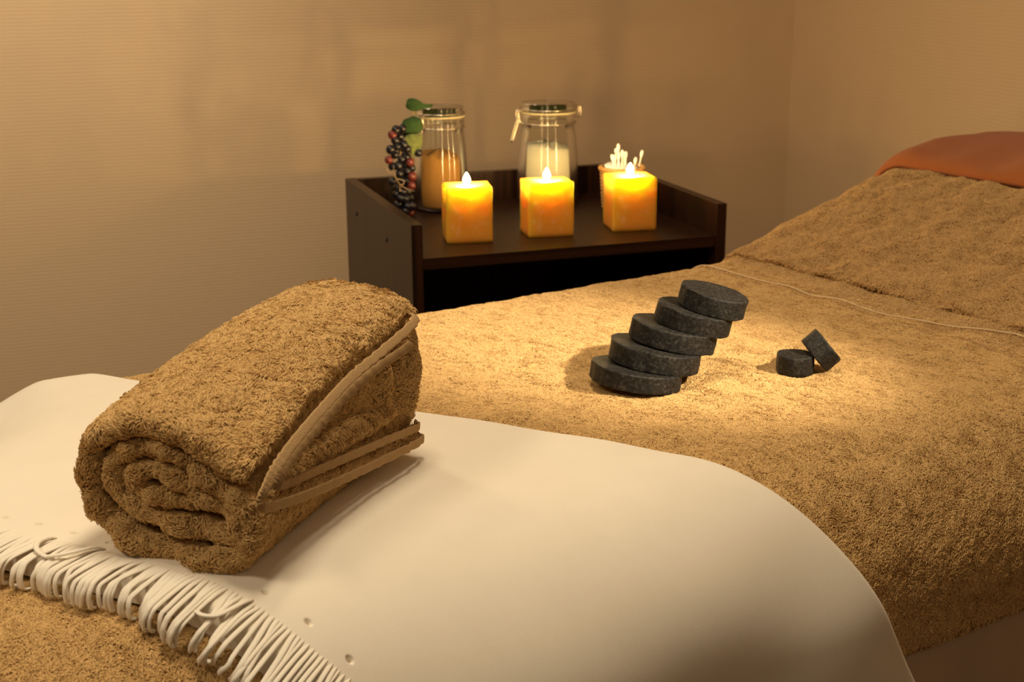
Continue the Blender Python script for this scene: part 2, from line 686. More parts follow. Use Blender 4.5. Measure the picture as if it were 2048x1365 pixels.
def mattress(name, a0, a1, rise, depth, mt):
    A_ = np.linspace(a0, a1, 30); T_ = np.concatenate([np.linspace(-FF - FR * 1.5, FF * -.98, 10), np.linspace(-.3, .22, 10), np.linspace(NF, NF + NR * 1.5, 12)])
    a, t = np.meshgrid(A_, T_, indexing='ij')
    V = bed(a.ravel(), t.ravel(), np.full(a.size, -.014), rise(a.ravel()) if rise else None)
    B = V.copy(); B[:, 2] = np.minimum(V[:, 2] - .02, (ZT - depth + (rise(a.ravel()) if rise else 0)))
    nu, nv = len(A_), len(T_); n = nu * nv
    F = grid_faces(nu, nv); F = F + [tuple(n + i for i in f[::-1]) for f in F]
    ring = [i * nv for i in range(nu)] + [(nu - 1) * nv + j for j in range(1, nv)] + [i * nv + nv - 1 for i in range(nu - 2, -1, -1)] + [j for j in range(nv - 2, 0, -1)]
    for i, j in zip(ring, ring[1:] + ring[:1]): F.append((j, i, i + n, j + n))
    return mk(name, np.vstack([V, B]), [f[::-1] for f in F], mt, table)


mattress('mattress', -.03, 1.335, None, .16, M['mattress'])
mattress('backrest', 1.38, 2.0, back_rise, .11, M['mattress'])


def obox(name, mt, parent, a0, a1, b0, b1, z0, z1, bv=.003):
    V, F = box_mesh(a0, a1, b0, b1, z0, z1, bv)
    V = [pt(v[0], v[1], v[2]) for v in V]
    return mk(name, V, F, mt, parent, smooth=False)


obox('frame', M['metal'], table, .02, 1.92, .88, 1.44, ZT - .225, ZT - .165)
for a_ in (.10, 1.80):
    for b_ in (.91, 1.38):
        obox('leg', M['metal'], table, a_, a_ + .05, b_, b_ + .05, 0, ZT - .225)

# taupe sheet hanging below the towel
sh = Noise(.09, .35, 12, 2, 71)
A_ = np.linspace(.02, 1.98, 160)
for nm, t0, t1, lab in (('bed_sheet', .30, .92, 'taupe sheet hanging below the hem of the brown towel'),):
    T_ = np.linspace(t0, t1, 60)
    a, t = np.meshgrid(A_, T_, indexing='ij')
    # one continuous sheet across the table would lie hidden; the visible skirt hangs slightly inside the towel
    o, _ = cloth(nm, A_, T_, lambda a, t: -.010 + .012 * sh(np.stack([a, t * .25], 1)) * sstep(t, .45, .8), M['sheet'], None, pt(.9, .78, .05), .002)
    tag(o, lab, 'sheet')

# flat brown towel
wr = Noise(.05, .22, 16, 2, 5)
fl_h = lambda a, t: (.0016 - .0011 * sstep(-t, .12, .3)) * wr(np.stack([a, t], 1)) * (1 - .5 * sstep(t, .25, .4)) - .0025
A_ = np.linspace(-.12, 1.318, 210); T_ = np.concatenate([np.linspace(-.60, -.42, 20), np.linspace(-.41, .516, 150)])
flat_towel, nt_ = cloth('bath_towel', A_, T_, fl_h, M['terry'], None, pt(.7, 1.17, ZT), .004)
tag(flat_towel, 'large brown terry towel spread over the flat of the table under the black stones', 'towel')


def keep_flat(c, n):
    a = c[:, :2] @ Av; b = c[:, :2] @ Bv
    k = (n[:, 2] > -.35).astype(float)
    k *= np.where((a > .06) & (a < 1.40), 1, .08)
    # hidden below the blanket: thin out
    s = (a - .642) * -.861 + ((BC - b) - .018) * .508
    k *= np.where((s > .03) & (s < .40), .03, 1)
    k *= np.where((b < .80) & (n[:, 2] < .3) & (c[:, 2] < ZT - .19), 1, 1)
    # underside and inner faces
    k *= np.where((n @ np.array([-Bv[0], -Bv[1], 0]) > -.2) | (n[:, 2] > .2), 1, .15)
    return k


QP = 1.0                    # pile density factor
pile(flat_towel, [flat_towel], int(1600000 * QP), .0037, .00033, 31, keep=keep_flat, stray=.75)

# border band and stitched line at the head end of the flat towel
A2 = np.linspace(1.312, 1.405, 12)
band_rise = lambda a: np.maximum(back_rise(a) - .004, 0) * sstep(a, 1.34, 1.38)
o, _ = cloth('hem_band', A2, np.linspace(-.52, .50, 100), lambda a, t: fl_h(a, t) + .003, M['hem'], flat_towel, None, .003, band_rise)
pile(flat_towel, [o], 42000, .0022, .0004, 36, keep=lambda c, n: (n[:, 2] > -.3) * 1.0)
tt = np.linspace(-.44, .42, 160)
sa = np.minimum(1.318 + .42 * np.maximum(tt + .10, 0) ** 1.5, 1.372)
P = bed(sa, tt, fl_h(sa, tt) + .0058, band_rise(sa))
V, F = tube(P, .0008, 6)
mk('stitching', V, F, M['thread'], flat_towel)['label'] = 'pale stitched line'

# towel over the raised backrest
wb = Noise(.03, .16, 22, 2, 15)
A_ = np.linspace(1.384, 2.0, 110); T_ = np.linspace(-.60, .50, 170)
crease = lambda a, t: -.007 * np.exp(-(((a - 1.50 - .35 * (t + .02)) / .016) ** 2)) * np.exp(-((t - .02) / .10) ** 2)
bk_h = lambda a, t: .0017 * wb(np.stack([a, t], 1)) - .003 + .004 * sstep(-a, -1.45, -1.395) + crease(a, t)
back_towel, _ = cloth('bath_towel', A_, T_, bk_h, M['terry'], None, pt(1.6, 1.17, ZT), .004, back_rise)
tag(back_towel, 'brown terry towel covering the raised backrest below the rust blanket', 'towel')


def keep_back(c, n):
    a = c[:, :2] @ Av
    return (n[:, 2] > -.3) * np.where(a > 1.80, .05, 1.0) * np.where((n @ np.array([-Bv[0], -Bv[1], 0]) > .85), .3, 1)


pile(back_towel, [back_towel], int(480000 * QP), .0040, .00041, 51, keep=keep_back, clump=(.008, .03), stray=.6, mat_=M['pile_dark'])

# rust blanket over the top of the backrest
A_ = np.linspace(1.712, 2.03, 90); T_ = np.linspace(-.66, .52, 150)
wo = Noise(.10, .30, 10, 2, 25)


def rust_h(a, t):
    e = np.clip((a - 1.712) / .022, 0, 1)
    return .004 + .011 * np.sqrt(np.clip(1 - (1 - e) ** 2, 0, 1)) + .0025 * wo(np.stack([a, t], 1)) * e


o, _ = cloth('blanket', A_, T_, rust_h, M['rust'], None, pt(1.85, 1.17, ZT + .14), .006, back_rise)
tag(o, 'folded rust orange blanket over the top of the raised backrest', 'blanket')

# ------------------------------------------------------------------ cream blanket with fringe
G = np.array([.508, .861]); H = np.array([-.861, .508]); AT0 = np.array([.642, .018])
HT = .020


def bl_at(p, q):
    """p along the strip towards the near side, q across it from the head-side edge towards the fringe"""
    return AT0[0] + p * G[0] + q * H[0], AT0[1] + p * G[1] + q * H[1]


rip = Noise(.10, .30, 14, 2, 44)
rip2 = Noise(.22, .5, 8, 2, 45)


def bl_h(p, q):
    a, t = bl_at(p, q)
    body = .010 + (HT - .010) * sstep(q, .05, .40)
    e0 = np.clip(q / .008, 0, 1); e1 = np.clip((.440 - q) / .012, 0, 1)
    edge = np.sqrt(np.clip(1 - (1 - e0) ** 2, 0, 1)) * np.sqrt(np.clip(1 - (1 - e1) ** 2, 0, 1))
    pt2 = np.stack([a, t], -1)
    soft = .0012 * rip(pt2) * (1 - sstep(t, .25, .35))
    side = (.0022 * rip(pt2 * .8 + 3) + .0022 * rip2(pt2)) * sstep(t, .29, .50)
    # little punched holes along the fringe edge
    k = np.round((p + .012) / .0355) * .0355 - .012
    dd = ((p - k) / .0026) ** 2 + ((q - .398) / .0019) ** 2
    hole = -.0042 * np.exp(-dd ** 2)
    return .001 + (body + soft + np.maximum(side, -.006)) * edge + hole


pg = np.concatenate([np.linspace(-.72, -.16, 70), np.linspace(-.158, .56, 880), np.linspace(.565, 1.0, 70)])
qg = np.concatenate([np.linspace(0, .008, 8), np.linspace(.011, .388, 64), np.linspace(.3895, .4065, 26), np.linspace(.409, .427, 10), np.linspace(.429, .44, 10)])
p_, q_ = np.meshgrid(pg, qg, indexing='ij')
a_, t_ = bl_at(p_.ravel(), q_.ravel())
Vt = bed(a_, t_, bl_h(p_.ravel(), q_.ravel()))
V = np.vstack([Vt])
F = [f[::-1] for f in grid_faces(len(pg), len(qg))]
cream = mk('blanket', V, F, M['fleece'], None, pt(.45, 1.17, ZT))
if cream.data.polygons[len(cream.data.polygons) // 2].normal.z < 0:
    cream.data.flip_normals()
tag(cream, 'cream fleece blanket with fringe lying across the table under the rolled towel', 'blanket')


def strand(p0, g, drift, L1, kind):
    """one soft fringe strip: combed flat along the edge, then curling over it down to the towel"""
    q0 = .406
    if kind == 0:
        hh = HT + .0024
        tip = g.normal(0, .0022)
        pts = [(p0, q0, HT - .0022), (p0 + drift * .15, q0 + .012, hh - .0008), (p0 + drift * .45, q0 + .024, hh + g.uniform(-.0004, .0012)),
               (p0 + drift * .85, q0 + L1, hh + g.uniform(-.0006, .001)), (p0 + drift + g.normal(0, .0006), q0 + L1 + .0068, hh - .0030),
               (p0 + drift * 1.05 + tip * .3, q0 + L1 + .0098, hh - .0085),
               (p0 + drift * 1.05 + tip * .8, q0 + L1 + .0092, .0055),
               (p0 + drift * 1.05 + tip * 1.5, q0 + L1 + .0050 + g.normal(0, .0018), .0030)]
    else:
        hh = HT + .0048 + g.uniform(0, .002)
        s_ = 1 if kind == 1 else -1
        e = g.uniform(.7, 1.2)
        pts = [(p0, q0, HT - .0022), (p0 + s_ * .001, q0 + .012, hh - .001), (p0 + s_ * .004, q0 + .026, hh + .0015), (p0 + s_ * .011 * e, q0 + .036, hh + .002),
               (p0 + s_ * .021 * e, q0 + .041, hh + .001), (p0 + s_ * .030 * e, q0 + .040, hh - .001)]
    return catmull(pts, 26)


def band_tube(P, up, wid, thk, n=10):
    """soft flattened strip with rounded edges"""
    T = np.gradient(P, axis=0); T /= np.linalg.norm(T, axis=1)[:, None]
    V = []
    S = np.cross(T[0], up); S /= np.linalg.norm(S)
    for i in range(len(P)):
        S = S - T[i] * (S @ T[i]); S /= np.linalg.norm(S)
        N = np.cross(S, T[i])
        for j in range(n):
            a = 2 * PI * j / n
            V.append(P[i] + S * (wid[i] / 2 * math.copysign(abs(math.cos(a)) ** .8, math.cos(a))) + N * (thk[i] / 2 * math.sin(a)))
    F = grid_faces(len(P), n, cv=True)
    F.append(tuple(range(n))); F.append(tuple(range((len(P) - 1) * n, len(P) * n))[::-1])
    return np.array(V), F


g = np.random.default_rng(99)
parts = []
p0 = -.22
dr = Noise(.012, .05, 10, 1, 12); lr = Noise(.02, .08, 8, 1, 13)
while p0 < .62:
    kind = 0
    if g.random() < .06: kind = 1 if g.random() < .6 else -1
    P = strand(p0, g, .0035 * dr([[p0]])[0] + g.normal(0, .0010), (.0480) + .0022 * lr([[p0]])[0] + g.normal(0, .0010), kind)
    a, t = bl_at(P[:, 0], P[:, 1])
    W = bed(a, t, P[:, 2])
    k = np.linspace(0, 1, len(W))
    wd = (.0048 - .0010 * k) * g.uniform(.9, 1.1); wd[-1] *= .6
    th = .0019 + .0005 * np.sin(k * PI)
    parts.append(band_tube(W, np.array([0, 0, 1.0]), wd, th))
    p0 += .0036 * g.uniform(.85, 1.18)
V, F = merge(*parts)
mk('fringe', V, F, M['fringe'], cream)

# ------------------------------------------------------------------ rolled towel
RO = np.array([0.07494, 0.96596, ZT + .0152])
Rd = np.array([.656, .755, 0]); Rd /= np.linalg.norm(Rd)
Re = np.array([Rd[1], -Rd[0], 0])
roll = empty('rolled_towel', RO, 'brown terry towel folded and rolled up, lying on the cream blanket', 'towel')


def rp(x, y, z):
    x = np.asarray(x, float); y = np.asarray(y, float); z = np.asarray(z, float)
    return RO + x[..., None] * Re + y[..., None] * Rd + z[..., None] * np.array([0, 0, 1.0])


RL = .282
S_front = [(.055, .0825), (.047, .086), (.036, .089), (.015, .101), (-.008, .107), (-.042, .107), (-.066, .098), (-.080, .085), (-.083, .067), (-.081, .047), (-.075, .032), (-.057, .020), (-.033, .013), (-.004, .0105), (.024, .012), (.043, .018), (.054, .030), (.056, .044), (.053, .055),
           (.050, .060), (.032, .067), (.012, .078), (-.005, .090), (-.029, .0925), (-.05, .086), (-.061, .074), (-.062, .058), (-.049, .044), (-.022, .037), (.008, .033), (.032, .031), (.047, .037), (.046, .048), (.030, .053), (.014, .060), (-.001, .068), (-.018, .075), (-.035, .073), (-.044, .064), (-.035, .055), (-.017, .055), (.004, .054)]
S_back = [(.047, .131), (.040, .1355), (.030, .139), (.006, .144), (-.02, .145), (-.05, .141), (-.070, .131), (-.083, .112), (-.088, .088), (-.086, .062), (-.078, .036), (-.058, .019), (-.033, .012), (-.004, .010), (.016, .012), (.028, .017), (.036, .028), (.040, .042), (.040, .054)]
NO = len(S_back)
S_back = S_back + S_front[NO:]
NS = 300
cf = catmull(S_front, NS); cb = catmull(S_back, NS)
# even spacing along the front curve
dl = np.concatenate([[0], np.cumsum(np.linalg.norm(np.diff(cf, axis=0), axis=1))])
u = np.interp(np.linspace(0, dl[-1], NS), dl, np.arange(NS))
cf = np.stack([np.interp(u, np.arange(NS), cf[:, k]) for k in range(2)], 1)
cb = np.stack([np.interp(u, np.arange(NS), cb[:, k]) for k in range(2)], 1)
s_out = np.interp(u, [0, NS * (NO - 1) / (len(S_front) - 1), NS * (NO + 1) / (len(S_front) - 1), NS], [0, 0, 1, 1])
depth = RL + (.11 - RL) * s_out
half = .0066 - .0008 * s_out
sl = np.linspace(0, dl[-1], NS)
g1 = Noise(.03, .09, 8, 1, 3); g2 = Noise(.02, .06, 8, 1, 4)
yoff = .0018 * g1(sl[:, None]) + .0016 * g2(sl[:, None]) + .004 * s_out
half = half * (1 + .12 * g2(sl[:, None] + 2))


def contour_at(y):
    v = np.clip(y / RL, 0, 1)
    f = 1 - (1 - v) ** 2
    return cf * (1 - f) + cb * f


nr = 9; nl = 26
V = np.zeros((NS, 2 * nl + nr, 3))
wob = Noise(.03, .12, 14, 3, 8)
for i in range(NS):
    D = depth[i]; h = half[i]
    rowY = np.concatenate([np.linspace(D, h * 1.2, nl), h - h * np.sin(np.linspace(0, PI, nr + 2)[1:-1]) * 1.15, np.linspace(h * 1.2, D, nl)])
    rowO = np.concatenate([np.full(nl, h), h * np.cos(np.linspace(0, PI, nr + 2)[1:-1]), np.full(nl, -h)])
    for j, (yy, oo) in enumerate(zip(rowY, rowO)):
        v = min(max(yy / RL, 0), 1); f = 1 - (1 - v) ** 2
        i0, i1 = max(i - 2, 0), min(i + 2, NS - 1)
        c = cf[i] * (1 - f) + cb[i] * f
        T = (cf[i1] - cf[i0]) * (1 - f) + (cb[i1] - cb[i0]) * f
        T /= np.linalg.norm(T) + 1e-9
        nrm = np.array([-T[1], T[0]])            # path runs anticlockwise seen from the front: outer side
        nrm = -nrm
        V[i, j] = (c[0] + nrm[0] * oo, yy + yoff[i], c[1] + nrm[1] * oo)
VV = V.reshape(-1, 3)
W = rp(VV[:, 0], VV[:, 1], np.maximum(VV[:, 2], .0005))
nvv = V.shape[1]
F = grid_faces(NS, nvv, cv=True)
F.append(tuple(range(nvv))); F.append(tuple(range((NS - 1) * nvv, NS * nvv))[::-1])
wrap = mk('outer_wrap', W, F, M['terry'], roll)

# inner folds seen on the open right side and at the back end
NB = 72
fb = [(.040, .080), (.028, .090), (.005, .102), (-.03, .103), (-.06, .095), (-.074, .080), (-.077, .055), (-.066, .03), (-.04, .017), (0, .014), (.028, .018), (.041, .034), (.043, .055)]
bb_ = [(.040, .118), (.032, .130), (.010, .138), (-.03, .139), (-.062, .128), (-.078, .105), (-.080, .070), (-.070, .033), (-.04, .015), (0, .013), (.024, .018), (.036, .036), (.043, .080)]
fbc = catmull(fb, NB, True); bbc = catmull(bb_, NB, True)
ys = np.concatenate([np.linspace(.022, .25, 40), np.linspace(.253, RL + .004, 16)])
rows = []
rip3 = Noise(.012, .03, 10, 1, 61)
for yy in ys:
    v = min(max(yy / RL, 0), 1); f = 1 - (1 - v) ** 2
    c = fbc * (1 - f) + bbc * f
    cen = c.mean(0)
    sc = 1.0
    if yy < .03: sc = .9
    if yy > RL - .012: sc = math.sqrt(max(1 - ((yy - RL + .012) / .0165) ** 2, .02)) * .25 + .75
    c = cen + (c - cen) * sc
    # soft upright folds at the back end of the open side
    right = np.clip((c[:, 0] - .02) / .03, 0, 1)
    c = c.copy()
    c[:, 0] += right * (.022 * np.exp(-((yy - .270) / .015) ** 2) + .012 * np.exp(-((yy - .228) / .010) ** 2) - .004 * np.exp(-((yy - .247) / .005) ** 2))
    rows.append(np.stack([c[:, 0], np.full(NB, yy), c[:, 1]], 1))
R_ = np.array(rows).reshape(-1, 3)
W = rp(R_[:, 0], R_[:, 1], R_[:, 2])
F = grid_faces(len(ys), NB, cv=True)
F.append(tuple(range(NB))); F.append(tuple(range((len(ys) - 1) * NB, len(ys) * NB))[::-1])
core = mk('inner_folds', W, F, M['terry'], roll)


def strip(name, path, wid, thk, face, widv, mt, parent):
    """flat band along a path; face = outward normal per point, widv = width direction per point"""
    P = np.asarray(path); n = len(P)
    V = []
    prof = []
    for k in range(14):
        a = 2 * PI * k / 14
        prof.append((math.copysign(abs(math.cos(a)) ** .45, math.cos(a)) * wid / 2, math.copysign(abs(math.sin(a)) ** .6, math.sin(a)) * thk / 2))
    for i in range(n):
        for (x, y) in prof: V.append(P[i] + widv[i] * x + face[i] * y)
    F = grid_faces(n, 14, cv=True)
    F.append(tuple(range(14))[::-1]); F.append(tuple(range((n - 1) * 14, n * 14)))
    return mk(name, V, F, mt, parent)


def vband(name, top, bot, wid, mt, seed):
    """hem running down the slanting flap edge, round the corner and back along the bottom; points are (x,y,z) local"""
    L = catmull(np.array(top + bot), 150)
    rip = Noise(.006, .014, 8, 1, seed)
    s = np.arange(150) * .004
    L[:, 0] += .0006 * rip(s[:, None])
    T = np.gradient(L, axis=0); T /= np.linalg.norm(T, axis=1)[:, None]
    k = np.linspace(0, 1, 150)
    up = 1 - sstep(k, .40, .58)
    face = np.stack([.9 - .15 * up, np.full(150, -.12), .62 * up - .05], 1)
    face -= T * np.sum(face * T, 1)[:, None]; face /= np.linalg.norm(face, axis=1)[:, None]
    wv = np.cross(T, face)
    toW = lambda D: D[:, :1] * Re + D[:, 1:2] * Rd + D[:, 2:3] * np.array([0, 0, 1.0])
    return strip(name, rp(L[:, 0], L[:, 1], L[:, 2]), wid, .0021, toW(face), toW(wv), mt, roll)


vband('hem_band', [(.0500, .2800, .1330), (.0610, .2635, .1290), (.0630, .1985, .1208), (.0645, .1441, .1152), (.0665, .0934, .1053), (.0685, .0461, .0940), (.0700, .0188, .0848), (.0710, .0020, .0755), (.0718, -.0060, .0700)],
      [(.0710, .0005, .0616), (.0690, .0532, .0493), (.0665, .1178, .0384), (.0640, .1901, .0281), (.0615, .2694, .0184), (.0530, .2820, .0200)], .0080, M['hem'], 5)
vband('hem_band', [(.0470, .2760, .1130), (.0580, .2607, .1097), (.0595, .2023, .1071), (.0610, .1483, .1020), (.0625, .0980, .0914), (.0640, .0584, .0825), (.0650, .0363, .0750), (.0655, .0270, .0690)],
      [(.0650, .0364, .0645), (.0632, .0777, .0582), (.0615, .1433, .0489), (.0595, .2166, .0386), (.0575, .2722, .0298), (.0510, .2810, .0300)], .0076, M['hem'], 6)

# the lower layer of the tail between the two bottom hems
L = catmull([(.043, .02, .050), (.041, .10, .042), (.040, .19, .031), (.041, .275, .022)], 40)
n = len(L)
face = np.repeat([Re * .9 + np.array([0, 0, .1])], n, 0); widv = np.repeat([Re * 1.0], n, 0)
tail = strip('tail_layer', rp(L[:, 0], L[:, 1], L[:, 2]), .026, .011, np.repeat([np.array([0, 0, 1.0])], n, 0), widv, M['terry'], roll)


def keep_roll(c, n):
    x = (c - RO) @ Re; y = (c - RO) @ Rd
    return np.where((c[:, 2] - RO[2] < .004) & (n[:, 2] < -.6), .05, 1.0)


def keep_wrap(c, n):
    k = keep_roll(c, n)
    x = (c - RO) @ Re; y = (c - RO) @ Rd; z = c[:, 2] - RO[2]
    v = np.clip(y / RL, 0, 1); f = 1 - (1 - v) ** 2
    cen = np.stack([np.full(len(c), -.012), .056 + .02 * f], 1)
    rad = (x - cen[:, 0]) * (n @ Re) + (z - cen[:, 1]) * n[:, 2]
    deep = (y > .035) & (rad < 0)                    # faces turned inwards, deep inside the roll
    inner = (y > .05) & (np.hypot(x - cen[:, 0], (z - cen[:, 1]) * 1.3) < .048)
    return k * np.where(deep | inner, .04, 1)


pile(roll, [wrap, core, tail], int(540000 * QP), .0048, .00034, 81, keep=keep_wrap, clump=(.005, .02))

# ------------------------------------------------------------------ basalt stones


def stone_mesh(dia, thk, seed):
    g = np.random.default_rng(seed)
    R_ = dia / 2; h = thk / 2
    e = .0013
    half_ = [(R_, 0), (R_, h - e * 2.2), (R_, h - e * 1.1), (R_ - e * .28, h - e * .28), (R_ - e * 1.1, h), (R_ - e * 2.2, h), (R_ * .80, h), (R_ * .5, h), (R_ * .2, h), (0, h)]
    prof = [(r, -z) for r, z in half_[::-1]][:-1] + half_
    V, F = lathe(prof, 96)
    V = np.array(V)
    th = np.arctan2(V[:, 1], V[:, 0])
    # hand cut outline with a few flats
    k = np.ones(len(V))
    for _ in range(4):
        a0 = g.uniform(0, 2 * PI); d = g.uniform(.955, .985)
        c = np.cos(th - a0)
        lim = np.where(c > .1, d / np.maximum(c, .1), 9)
        rr = np.hypot(V[:, 0], V[:, 1]) / R_
        k = np.minimum(k, np.where(rr > .3, np.minimum(1, lim / np.maximum(rr, .3)), 1))
    V[:, :2] *= k[:, None]
    nz = Noise(.012, .05, 12, 3, seed)
    nn = V / (np.linalg.norm(V, axis=1)[:, None] + 1e-6)
    V += nn * (.0003 * nz(V) + .00012 * Noise(.003, .008, 14, 3, seed + 1)(V))[:, None]
    return V, F


def local_obj(name, V, F, mt, loc, rot, smooth=True):
    me = bpy.data.meshes.new(name)
    me.from_pydata([tuple(v) for v in V], [], F)
    if smooth: me.polygons.foreach_set('use_smooth', [True] * len(me.polygons))
    me.update()
    me.materials.append(mt)
    o = bpy.data.objects.new(name, me)
    C.objects.link(o)
    o.location = loc
    o.rotation_euler = rot
    return o


S1 = np.array([.596, 1.335, ZT])
Rr = np.array(cR); Rr = Rr / np.linalg.norm(Rr[:2]) * np.array([1, 1, 0])
Dp = np.array([-Rr[1], Rr[0], 0])
names = ['lowest in the leaning stack', 'second from the bottom of the leaning stack', 'middle one of the five in the leaning stack', 'second from the top of the leaning stack', 'smallest and topmost of the leaning stack']
dias = [.0985, .0998, .0950, .0836, .0747]
side_ = [-.0019, .0200, .0413, .0633, .0845]        # to the right along the stack
deep_ = [-.0289, -.0093, .0071, .0107, .0155]       # away from the near edge
tilts = [8.0, 9.5, 11.0, 12.5, 13.5]               # right edge lower
pitchs = [-4.0, -3.0, -2.8, -.4, 1.0]
yaw = math.atan2(Rr[1], Rr[0])
for i in range(5):
    V, F = stone_mesh(dias[i], .0213 if i else .0188, 200 + i)
    R3 = Matrix.Rotation(yaw, 3, 'Z') @ Matrix.Rotation(math.radians(pitchs[i]), 3, 'X') @ Matrix.Rotation(math.radians(tilts[i]), 3, 'Y')
    loc = S1 + Rr * side_[i] + Dp * deep_[i] + np.array([0, 0, (.0110 + i * .0179) if i else .0122])
    o = local_obj('massage_stone', V, F, M['stone'], loc, R3.to_euler())
    tag(o, 'flat round black basalt stone, ' + names[i], 'stone', 'black massage stones')
# two small stones
P1 = np.array([.769, 1.292, ZT])
V, F = stone_mesh(.041, .0215, 301)
tag(local_obj('massage_stone', V, F, M['stone'], P1 + np.array([0, 0, .0108]), (0, 0, .3)), 'small black basalt stone lying flat on the towel beside the stack', 'stone', 'black massage stones')
V, F = stone_mesh(.0445, .021, 305)
ax = Vector((Rr * .76 + np.array([0, 0, .65])).tolist()).normalized()
o = local_obj('massage_stone', V, F, M['stone'], P1 + Rr * .0292 + Dp * .006 + np.array([0, 0, .0235]), ax.to_track_quat('Z', 'Y').to_euler())
tag(o, 'small black basalt stone tilted on edge against the other small one', 'stone', 'black massage stones')

# ------------------------------------------------------------------ side cabinet
CX0, CY0, CW, CD_, CT = .5427, 2.0797, .5483, .48, .018
CZ = CAMZ - .4273; SZ = CZ - .0552
cab = empty('side_cabinet', (CX0 + CW / 2, CY0 + CD_ / 2, 0), 'dark wood cabinet with a raised rim holding candles and jars', 'cabinet')
lp = box('side_panel', M['wood_z'], cab, CX0, CX0 + CT, CY0, CY0 + CD_, 0, CZ, .0008)
box('side_panel', M['wood_z'], cab, CX0 + CW - CT, CX0 + CW, CY0, CY0 + CD_, 0, CZ, .0008)
box('back_panel', M['wood_z'], cab, CX0 + CT, CX0 + CW - CT, CY0 + CD_ - .016, CY0 + CD_, 0, CZ - .0005, .0008)
box('top_shelf', M['wood_x'], cab, CX0 + CT, CX0 + CW - CT, CY0 + .003, CY0 + CD_ - .016, SZ - .0185, SZ, .0008)
box('lower_shelf', M['wood_x'], cab, CX0 + CT, CX0 + CW - CT, CY0 + .02, CY0 + CD_ - .016, .30, .318, .0008)
box('base_panel', M['wood_x'], cab, CX0 + CT, CX0 + CW - CT, CY0 + .003, CY0 + CD_ - .016, .06, .078, .0008)
for (yy, zz) in ((2.47, .702), (2.245, .698)):
    V, F = lathe([(0, 0), (.0042, 0), (.0042, .0012), (0, .0016)], 20)
    V = [(CX0 - v[2], yy + v[0], zz + v[1] * 1.0) for v in V]
    mk('screw_cap', V, [f[::-1] for f in F], M['cap'], lp)

# ------------------------------------------------------------------ candles


def candle(cx, cy, rot, wx, wy, ht, label, seed):
    import bmesh
    g = np.random.default_rng(seed)
    e = empty('candle', (cx, cy, SZ), label, 'candle', 'square orange candles')
    # wax block: rounded cube with a shallow melt pool
    n = 24
    bm = bmesh.new()
    bmesh.ops.create_cube(bm, size=1)
    bmesh.ops.subdivide_edges(bm, edges=bm.edges[:], cuts=15, use_grid_fill=True)
    nz = Noise(.02, .06, 10, 3, seed)
    V = np.array([tuple(v.co) for v in bm.verts])
    rr = .0022
    P = V * np.array([wx, wy, ht])
    hh = np.array([wx, wy, ht]) / 2
    q = np.clip(P, -(hh - rr), hh - rr); d = P - q
    ln = np.linalg.norm(d, axis=1)[:, None]
    P = q + d / np.maximum(ln, 1e-9) * np.minimum(ln, rr)
    topm = V[:, 2] > .49
    r = np.hypot(P[:, 0], P[:, 1])
    P[:, 2] -= np.where(topm, .0045 * np.exp(-(r / .019) ** 4), 0)
    P += (.0003 * nz(P))[:, None] * P / (np.linalg.norm(P, axis=1)[:, None] + 1e-9)
    c, s = math.cos(rot), math.sin(rot)
    Wd = np.stack([cx + c * P[:, 0] - s * P[:, 1], cy + s * P[:, 0] + c * P[:, 1], SZ + ht / 2 + P[:, 2]], 1)
    bm.verts.index_update()
    F = [[v.index for v in f.verts] for f in bm.faces]
    bm.free()
    wax = mk('wax_block', Wd, F, M['wax'], e)
    V, F = lathe([(0, 0), (.012, .0001), (.024, .0007), (.0295, .0026)], 40, cx, cy, SZ + ht - .0036)
    mk('melt_pool', V, [f[::-1] for f in F], M['pool'], wax)['label'] = 'pale melted wax'
    zt = SZ + ht - .0045
    V, F = tube(catmull([(cx, cy, zt - .002), (cx + .0002, cy, zt + .004), (cx + .001, cy, zt + .009)], 8), .0009, 8)
    wk = mk('wick', V, F, M['wick'], e)
    V, F = lathe([(0, 0), (.0036, .0015), (.0056, .0050), (.0059, .0080), (.0048, .0120), (.0028, .0158), (.0011, .0185), (0, .0200)], 24, cx, cy, zt + .0048)
    mk('flame', V, F, M['flame'], wk)['label'] = 'bright candle flame'
    return e


candle(.672, 2.204, math.radians(-10), .078, .070, .0925, 'orange square candle burning at the left of the three, nearest the grapes', 401)
candle(.813, 2.202, math.radians(-6), .079, .066, .0925, 'orange square candle burning in the middle of the three', 402)
candle(.966, 2.201, math.radians(-8), .078, .070, .0925, 'orange square candle burning in front of the cotton swab basket', 403)

# ------------------------------------------------------------------ clip-top jars


